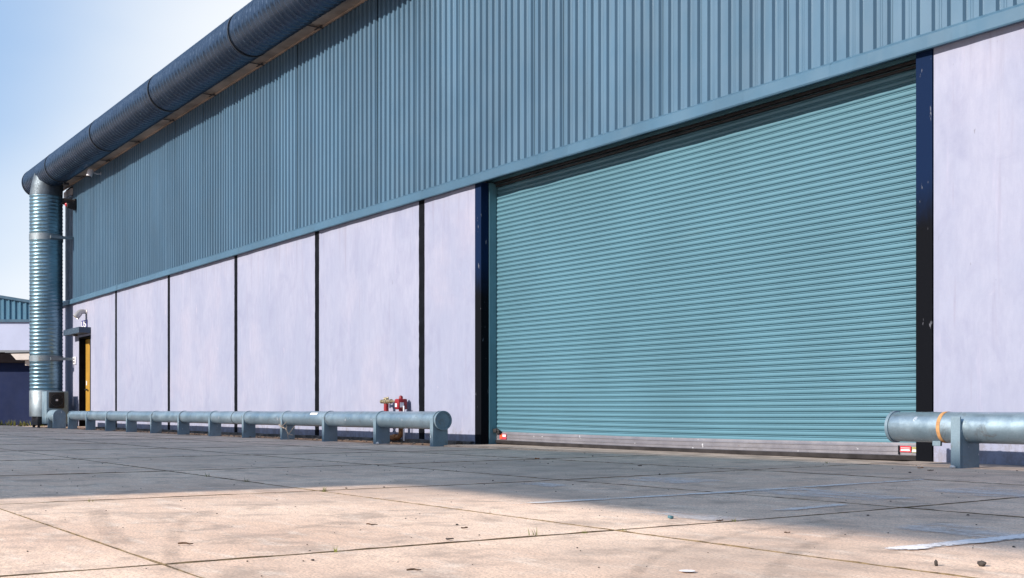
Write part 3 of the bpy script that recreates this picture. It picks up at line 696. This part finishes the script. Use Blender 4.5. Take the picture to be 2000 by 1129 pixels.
Sg = thing("door_sign", (-37.4, YW, 3.09), "small blue sign with white letters US above the door canopy", "sign")
MB().box(-37.74, -37.08, YW - .028, YW - .004, 3.09, 3.335, .003).build("plate", M['blueink'], Sg)
for ch, xa, wd in (("U", -37.70, .27), ("S", -37.40, .27)):
    cu = bpy.data.curves.new("letter", 'FONT'); cu.body = ch; cu.extrude = .002; cu.offset = .03
    to = bpy.data.objects.new("letter_tmp", cu); col_link(to); bpy.context.view_layer.update()
    me = bpy.data.meshes.new_from_object(to.evaluated_get(bpy.context.evaluated_depsgraph_get())); bpy.data.objects.remove(to)
    xs_ = [v.co.x for v in me.vertices]; ys_ = [v.co.y for v in me.vertices]; sx = wd / (max(xs_) - min(xs_)); sy = .19 / (max(ys_) - min(ys_))
    for v in me.vertices: v.co = Vector(((v.co.x - min(xs_)) * sx, v.co.z, (v.co.y - min(ys_)) * sy))
    me.name = "letter"; me.materials.clear(); me.materials.append(M['white'])
    place("letter", me, (xa, YW - .031, 3.117), Sg)
Sw = thing("switch_box", (-38.6, YW, 2.0), "small white switch plate on the wall left of the yellow door", "switch")
MB().box(-38.78, -38.42, YW - .03, YW - .001, 2.0, 2.24, .006).build("plate", M['white'], Sw, smooth=30)
for z in (2.06, 2.15): MB().box(-38.66, -38.54, YW - .045, YW - .03, z, z + .04, .004).build("button", M['dsteel'], Sw)

# ------------------------------------------------------------------ buildings behind
CD, CR = Vector((-.8241, .5664, 0)), Vector((.5664, .8241, 0))
def cp(t, l, z): p = CD * t + CR * l; return (p.x, p.y, z)
F = thing("far_warehouse", cp(66, -30, 0), "distant warehouse with teal ribbed gable above a pale wall", "warehouse")
def wall_poly(name, mat, t, pts, thick, parent):
    mb = MB(); n = len(pts); vs = [cp(t, l, z) for l, z in pts] + [cp(t + thick, l, z) for l, z in pts]
    mb.add(vs, [tuple(range(n)), tuple(range(n, 2 * n))[::-1]] + [(i, n + i, n + (i + 1) % n, (i + 1) % n) for i in range(n)])
    return mb.build(name, mat, parent)
T = 62
wall_poly("wall", M['fwhite'], T, [(-60, -.1), (-10, -.1), (-10, 5.28), (-60, 5.28)], .4, F)
wall_poly("cladding_band", M['fclad'], T + .01, [(-60, 5.30), (-10, 5.30), (-10, 3.9 + 2.2), (-25.6, 6.37), (-27.3, 6.64), (-45, 9.5), (-60, 7)], .3, F)
for k in range(110):
    l = -44 + k * .3
    top = 6.64 + (-27.3 - l) * .1616 if l < -25.6 else 6.37 + (-25.6 - l) * .017
    mb = MB(); vs = [cp(T - dt, l + dl, z) for z in (5.3, top - .1) for dl, dt in ((0, 0), (.03, .05), (.11, .05), (.14, 0))]
    mb.add(vs, [(0, 1, 5, 4), (1, 2, 6, 5), (2, 3, 7, 6)]); mb.build("rib", M['fclad'], F)
wall_poly("edge_trim", M['flash'], T - .12, [(-45, 9.36), (-25.6, 6.25), (-10, 5.98), (-10, 6.12), (-25.6, 6.40), (-45, 9.54)], .12, F)
wall_poly("edge_trim", M['flash'], T - .1, [(-60, 5.24), (-10, 5.24), (-10, 5.38), (-60, 5.38)], .1, F)
wall_poly("rear_block", M['roof'], T + .42, [(-60, -.1), (-10, -.1), (-10, 6.0), (-25.6, 6.3), (-45, 9.4), (-60, 6.9)], 30, F)
S_ = thing("low_shed", cp(48, -24, 0), "low dark navy shed with a dark brown roof edge at the far left", "shed")
T = 45
wall_poly("wall", M['shed'], T, [(-40, -.1), (-14, -.1), (-14, 2.38), (-40, 2.38)], .25, S_)
wall_poly("fascia", M['fbrown'], T - .35, [(-40, 2.36), (-14, 2.36), (-14, 2.74), (-40, 2.74)], .36, S_)
wall_poly("roof", M['roof'], T - .4, [(-40, 2.76), (-14, 2.76), (-14, 2.84), (-40, 2.84)], 12, S_)
wall_poly("side_wall", M['shed'], T + .27, [(-40, -.1), (-14, -.1), (-14, 2.7), (-40, 2.7)], 10, S_)
mb = MB()
Ea = thing("porch_roof", cp(42, -17.5, 0), "pale layered porch eave between navy shed and riser duct", "porch")
wall_poly("fascia_board", M['fascia'], 43.0, [(-18.35, 2.40), (-10, 2.52), (-10, 2.78), (-18.55, 2.62)], .5, Ea)
wall_poly("fascia_board", M['fascia'], 43.2, [(-18.1, 2.2), (-10, 2.3), (-10, 2.5), (-18.1, 2.39)], 1.2, Ea)
wall_poly("roof_sheet", M['roof'], 42.97, [(-18.75, 2.66), (-10, 2.83), (-10, 2.89), (-18.75, 2.72)], 3, Ea)
wall_poly("post", M['fbrown'], 44.0, [(-14.2, -.1), (-14.0, -.1), (-14.0, 2.3), (-14.2, 2.3)], .2, Ea)

# unseen gallery and bridge, added and shaped to throw the shade on the slabs
TN = math.tan(R(SUN_EL)); BT = (8.98 + 13) * TN; BB = (3.95 + 14) * TN; XE = -7.1 - 20 * math.tan(R(SUN_AZ))
O = thing("shade_gallery", (-35, -13.5, 0), "unseen grey gallery on columns behind the viewer, added to shade the yard", "gallery")
BL = (-2.2 + 14) * TN  # underside lifted so sunlit ground below gives warm bounce and reflections
MB().box(-75, XE, -14, -13, BL, BT).build("wall", M['opp'], O)
MB().box(-75.2, XE - .004, -14.1, -13.004, BT + .003, BT + .02).build("roof", M['roof'], O)
for k in range(6): MB().box(-74 + k * 12.6, -73.4 + k * 12.6, -13.8, -13.2, -.06, BL - .002).build("column", M['roof'], O)
Br = thing("shade_bridge", (6, -13.5, 0), "unseen grey covered bridge behind the viewer, added to shade the yard", "bridge")
MB().box(XE + .002, 30, -14, -13, BB, BT).build("deck", M['opp'], Br)
for x in (14, 29): MB().box(x, x + .7, -13.9, -13.1, -.06, BB - .002).build("column", M['roof'], Br)

# ------------------------------------------------------------------ paint and tyre marks (thin sheets on the slabs)
def sheet(name, mat, pts_fn, nu, nv, label, cat, group=None, h=.0055):
    """pts_fn(u,v)->x,y ; u along, v across; edge attribute fades at the rim"""
    vs = []; ed = []
    for i in range(nu + 1):
        for j in range(nv + 1):
            u, v = i / nu, j / nv; x, y = pts_fn(u, v); vs.append((x, y, gz(x, y) + h))
            ed.append(min(1, min(u, 1 - u) * nu / 2.2) * (min(1, min(v, 1 - v) * 3.2)))
    mb = MB().add(vs, [(i * (nv + 1) + j, (i + 1) * (nv + 1) + j, (i + 1) * (nv + 1) + j + 1, i * (nv + 1) + j + 1) for i in range(nu) for j in range(nv)])
    o = mb.build(name, mat)
    at = o.data.attributes.new("edge", 'FLOAT', 'POINT')
    for k, e in enumerate(ed): at.data[k].value = e
    return tag(o, label, cat, group)
def line(x0, y0, x1, y1, wd, mat, label):
    dx, dy = x1 - x0, y1 - y0; L = math.hypot(dx, dy); nx, ny = -dy / L, dx / L
    return sheet("parking_line", mat, lambda u, v: (x0 + dx * u + nx * wd * (v - .5), y0 + dy * u + ny * wd * (v - .5)), int(L * 8), 4, label, "painted line", "worn painted parking lines")
line(-5.30, 3.44, -5.18, 7.35, .16, M['paint2'], "faded white parking line crossing from sunlight into shade before the shutter")
line(-2.76, 3.42, -2.68, 7.3, .17, M['paint'], "bright white parking line at the right edge of the sunlit slabs")
line(-4.15, 4.35, -4.22, 5.3, .18, M['paint2'], "faint short paint line in the shade left of the right barrier")
line(-2.42, 2.8, -2.36, 3.0, .12, M['paint'], "stub of white line at the bottom edge of the picture")
def smudge(x, y, rx, ry, label):
    sheet("paint_smudge", M['smudge'], lambda u, v: (x + (u - .5) * 2 * rx, y + (v - .5) * 2 * ry), 10, 10, label, "paint mark", "white paint residue on the slabs", h=.0045)
smudge(-6.35, 5.75, .55, .45, "whitish scuffed paint patch nearest the middle of the shutter")
smudge(-4.75, 5.6, .75, .5, "large whitish scuffed patch right of the long faded line")
smudge(-4.15, 6.45, .6, .55, "whitish worn patch in the shade near the right picture edge")
smudge(-2.95, 4.45, .5, .4, "scuffed white patch beside the bright parking line")
smudge(-6.55, 4.75, .35, .22, "small white paint streak in shade left of the long faded line")
smudge(-4.2, 3.95, .5, .22, "white scuffs along the edge of the shade")
sheet("paint_spot", M['paint'], lambda u, v: (-2.76 + math.cos(u * 6.2832) * .026 * (v + .02), 2.58 + math.sin(u * 6.2832) * .026 * (v + .02)), 16, 4, "white oval paint spot low in the sunlit foreground", "paint mark")
for k, e in enumerate(bpy.data.objects["paint_spot"].data.attributes["edge"].data): e.value = 1.35
def tyre(pts, wd, label):
    P_ = [Vector((*p, 0)) for p in pts]
    def fn(u, v):
        t = u * (len(P_) - 1); i = min(int(t), len(P_) - 2); f = t - i
        p0, p1, p2, p3 = P_[max(i - 1, 0)], P_[i], P_[i + 1], P_[min(i + 2, len(P_) - 1)]
        q = .5 * (2 * p1 + (p2 - p0) * f + (2 * p0 - 5 * p1 + 4 * p2 - p3) * f * f + (3 * p1 - p0 - 3 * p2 + p3) * f ** 3)
        d = ((p2 - p0) * (1 - f) + (p3 - p1) * f).normalized()
        return q.x - d.y * wd * (v - .5), q.y + d.x * wd * (v - .5)
    sheet("tyre_mark", M['tyre'], fn, 40, 6, label, "tyre mark", "tyre marks on the slabs", h=.004)
tyre([(-3.6, 1.25), (-3.95, 1.3), (-4.4, 1.44), (-4.9, 1.62), (-5.4, 1.83), (-5.9, 2.15)], .14, "curved grey tyre mark in the left sunlit foreground")
tyre([(-4.5, 1.30), (-5.0, 1.38), (-5.6, 1.50), (-6.3, 1.66)], .22, "broad grey tyre mark left of the curved one")
tyre([(-2.45, 2.62), (-2.75, 3.0), (-3.05, 3.5), (-3.3, 4.1)], .14, "grey tyre mark bending up in the right foreground")
tyre([(-2.2, 1.9), (-2.9, 2.5), (-3.3, 3.1), (-3.6, 3.9), (-3.7, 4.6)], .10, "thin tyre mark running right across the sunlit slabs")

# ------------------------------------------------------------------ litter, leaves, stones, weeds
def leaf(x, y, s_, rot, mat, label, cat="leaf", name="dry_leaf", asp=.6, group="litter on the slabs"):
    s_ *= .55
    mb = MB(); vs = []; rr = random.Random(int(x * 1000))
    for i in range(7):
        u = i / 6 - .5; wd = asp * s_ * .5 * (math.cos(u * 2.7)) * rr.uniform(.75, 1.1)
        cz = gz(x, y) + .004 + .16 * s_ * abs(u + .2) * rr.uniform(.5, 1)
        for v in (-1, 0, 1):
            px, py = u * s_, v * wd
            vs.append((x + px * math.cos(rot) - py * math.sin(rot), y + px * math.sin(rot) + py * math.cos(rot), cz + (abs(v) * s_ * .16 * rr.uniform(.4, 1.3))))
    mb.add(vs, [(3 * i + j, 3 * i + 3 + j, 3 * i + 4 + j, 3 * i + 1 + j) for i in range(6) for j in (0, 1)])
    return tag(mb.build(name, M[mat], smooth=60), label, cat, group)
def stone(x, y, s_, mat, label, cat="stone", name="small_stone", sq=(1, .8, .7), seed=1):
    return tag(MB().blob((x, y, gz(x, y) + s_ * sq[2] * .6 + .003), s_, sq, seed).build(name, M[mat], smooth=35), label, cat, "litter on the slabs")
def stick_(x, y, L, rot, mat, label, r=.006):
    c, s_ = math.cos(rot), math.sin(rot); r *= .6; z = gz(x, y) + r + .003; rr = random.Random(int(x * 999))
    pts = [(x + c * L * .6 * (u - .5) + rr.uniform(-.006, .006), y + s_ * L * (u - .5) + rr.uniform(-.006, .006), z + rr.uniform(0, .005)) for u in (0, .25, .5, .75, 1)]
    return tag(MB().tube(pts, [r, r * 1.15, r, r * .8, r * .5], 7).build("twig", M[mat], smooth=50), label, "twig", "litter on the slabs")
leaf(-4.31, 2.71, .055, 1.2, 'leafbrown', "dark curled leaf in the middle of the sunlit slabs")
leaf(-3.38, 3.73, .05, .4, 'leafbrown', "brown curled leaf on the sunlit slab right of the joint crossing")
leaf(-5.82, 8.1, .09, .5, 'leafbrown', "dark brown leaf before the right barrier leg")
leaf(-6.1, 8.35, .08, .6, 'leaforange', "small reddish leaf just left of the right barrier leg")
leaf(-9.88, 7.11, .10, .5, 'leaforange', "orange leaf on the shaded ground before the shutter")
leaf(-3.92, 3.87, .06, .7, 'leafbrown', "dark leaf lodged in the joint near the weeds")
leaf(-8.0, 6.9, .07, .7, 'leafbrown', "brown leaf on the shaded slab below the shutter")
stick_(-4.68, 2.45, .075, .75, 'leafbrown', "short flat brown twig left of the dark curled leaf", .005)
stick_(-4.4, 1.5, .075, .65, 'leafbrown', "short twig beside the curved tyre mark")
stick_(-3.26, 1.86, .05, .8, 'leafbrown', "short dark twig low in the foreground", .005)
stick_(-3.96, 2.42, .08, .2, 'darkbark', "dark twig lying along the foreground joint", .006)
stone(-2.31, 3.49, .016, 'stone', "dark rough stone low at the right picture corner", seed=2)
stone(-2.40, 3.37, .009, 'stone', "tiny upright dark stone left of the corner stone", seed=3, sq=(.7, .7, 1.3))
stone(-5.98, 8.62, .022, 'pale', "white pebble at the foot of the right barrier leg", seed=4, sq=(1.2, 1, .7))
stone(-16.3, 8.63, .03, 'pale', "white pebble at the foot of the second nearest left leg", seed=5)
stone(-14.95, 9.30, .055, 'stone', "dark lump at the wall foot beside the left pillar", seed=6, sq=(1.6, .8, .8))
stone(-5.2, 9.2, .03, 'pale', "pale crumpled scrap at the wall foot on the right", "scrap", "paper_scrap", (1.8, 1, .5), 8)
leaf(-20.3, 6.62, .17, .3, 'pale', "flat white scrap on the shaded ground before the long barrier", "scrap", "paper_scrap", .5)
leaf(-18.9, 9.0, .12, .2, 'pale', "white scrap on the rusty soil under the long barrier", "scrap", "paper_scrap", .5)
mb = MB().lathe((-4.16, 3.78, gz(-4.16, 3.78) + .004), (.1, .1, 1), [(0, .013), (.004, .015), (.012, .014), (.013, .002)], 14, caps=True)
tag(mb.build("bottle_cap", M['capteal'], smooth=40), "teal bottle cap at the edge of the shade", "bottle cap")
def weed(x, y, h, n, label, mat='weed'):
    rr = random.Random(int(x * 777)); mb = MB()
    for _ in range(n):
        a = rr.uniform(0, 6.28); l = h * rr.uniform(.5, 1.1); lean = rr.uniform(.1, .7); bx_, by_ = x + rr.uniform(-.02, .02), y + rr.uniform(-.02, .02); z = gz(x, y) - .008; wd = .0028
        vs = []
        for q in range(4):
            u = q / 3; ox, oy = math.cos(a) * lean * l * u * u, math.sin(a) * lean * l * u * u
            for sg in (-1, 1): vs.append((bx_ + ox - math.sin(a) * wd * sg * (1 - u * .9), by_ + oy + math.cos(a) * wd * sg * (1 - u * .9), z + l * u * (1 - .3 * lean * u)))
        mb.add(vs, [(2 * q, 2 * q + 1, 2 * q + 3, 2 * q + 2) for q in range(3)])
    return tag(mb.build("weed_tuft", M[mat]), label, "weed", "weeds in the slab joints")
weed(-3.93, 2.82, .045, 5, "thin weed sprouting from the foreground joint in the middle")
weed(-3.90, 3.06, .022, 14, "yellowish weed tuft in the joint right of the thin sprout")
weed(-3.88, 3.25, .02, 12, "small weed tuft nearest the joint crossing")
weed(-3.9, 3.95, .025, 12, "weed tuft in the joint beyond the crossing")
weed(-6.80, 3.22, .05, 14, "grey green weed in the shaded joint left of the picture middle")
weed(-8.1, 3.22, .045, 10, "weed in the shaded joint further left")
weed(-8.9, 3.21, .045, 10, "weed farthest left in the shaded joint")
weed(-6.83, 1.78, .035, 6, "sprig in the joint along the left edge of the shade")
weed(-3.9, 1.9, .03, 8, "dry sprig in the foreground joint right of the joint corner")
weed(-7.3, 8.6, .03, 14, "weed tuft beside the foot of the right pillar")
rr = random.Random(11)
mb = MB()
def clump(x, y, r): mb.blob((x, y, gz(x, y) - .007), r, (1.5, 1.5, .8), rr.random() * 9, 1, .6)
for _ in range(420):
    q = rr.random()
    if q < .42: x, y = rr.uniform(-6.5, -2.0), 1.265
    elif q < .75: x, y = -3.9, rr.uniform(1.1, 4.2)
    elif q < .9: x, y = rr.uniform(-9, -1.5), 3.22
    else: x, y = -6.9, rr.uniform(1.4, 4)
    if mnoise.noise(Vector((x * 2.1, y * 2.1, 0))) < -.05: continue
    clump(x + rr.uniform(-.008, .008), y + rr.uniform(-.008, .008), rr.uniform(.003, .009))
tag(mb.build("joint_moss", M['moss']), "dry moss clumps along the slab joints", "moss", kind="stuff")
mb = MB()
for _ in range(300):
    t = rr.uniform(3.2, 14) ; u = rr.uniform(-.45, .45); p = CD * t + CR * (t * u)
    if p.y > 8.8: continue
    s_ = rr.uniform(.0015, .0045) * (1 if rr.random() < .85 else 1.8) * (t / 5) ** .4
    mb.blob((p.x, p.y, gz(p.x, p.y) + s_ * .4), s_, (1.2, 1, .6), rr.random() * 20, 1, .4)
tag(mb.build("grit", M['stone']), "small dark grit scattered over the slabs", "grit", kind="stuff")
mb = MB()
for _ in range(500):
    x = rr.uniform(-36, -14.9); y = rr.uniform(8.8, 9.45); s_ = rr.uniform(.006, .02)
    mb.blob((x, y, gz(x, 8.86) + .012 + s_ * .3), s_, (1.2, 1, .6), rr.random() * 20, 1, .5)
tag(mb.build("soil_rubble", M['plinth']), "crumbs of rubble on the rusty soil strip", "rubble", kind="stuff")
mb = MB()
for _ in range(260):
    l = rr.uniform(-24, -17); p = cp(43.5 + rr.uniform(-.3, .3), l, 0)
    for q in range(3):
        a = rr.uniform(0, 6.28); h = rr.uniform(.05, .2); wd = .02
        mb.add([(p[0] - math.sin(a) * wd, p[1] + math.cos(a) * wd, -.06), (p[0] + math.sin(a) * wd, p[1] - math.cos(a) * wd, -.06), (p[0] + math.cos(a) * .06, p[1] + math.sin(a) * .06, h)], [(0, 1, 2)])
tag(mb.build("verge_grass", M['weed']), "yellow green grass along the foot of the navy shed", "grass", kind="stuff")

# dead branch caught on a barrier leg, and a dead sapling behind the pipe
def branch(name, base, L, dirn, n, mat, label, seed):
    r_ = random.Random(seed); mb = MB(); d = Vector(dirn).normalized(); b = Vector(base)
    pts = [b + d * L * q / 5 + Vector((r_.uniform(-.02, .02), r_.uniform(-.02, .02), r_.uniform(-.02, .02))) for q in range(6)]
    mb.tube(pts, [.014, .012, .011, .009, .007, .004], 7)
    for _ in range(n):
        p = pts[r_.randint(1, 4)]; e = (d * .5 + Vector((r_.uniform(-1, 1), r_.uniform(-.5, .5), r_.uniform(-.5, 1)))).normalized() * L * r_.uniform(.2, .5)
        mb.tube([p, p + e * .5 + Vector((0, 0, r_.uniform(-.02, .02))), p + e], [.007, .005, .002], 5)
    return tag(mb.build(name, M[mat], smooth=50), label, "branch")
branch("dry_branch", (-20.18, 8.66, .26), .55, (.9, .02, -.35), 7, 'bark', "bleached dry branch caught on a leg of the long barrier", 4)
branch("dead_sapling", (-21.0, 9.05, .0), .34, (.1, 0, 1), 9, 'darkbark', "dark dead sapling standing behind the long barrier", 9)
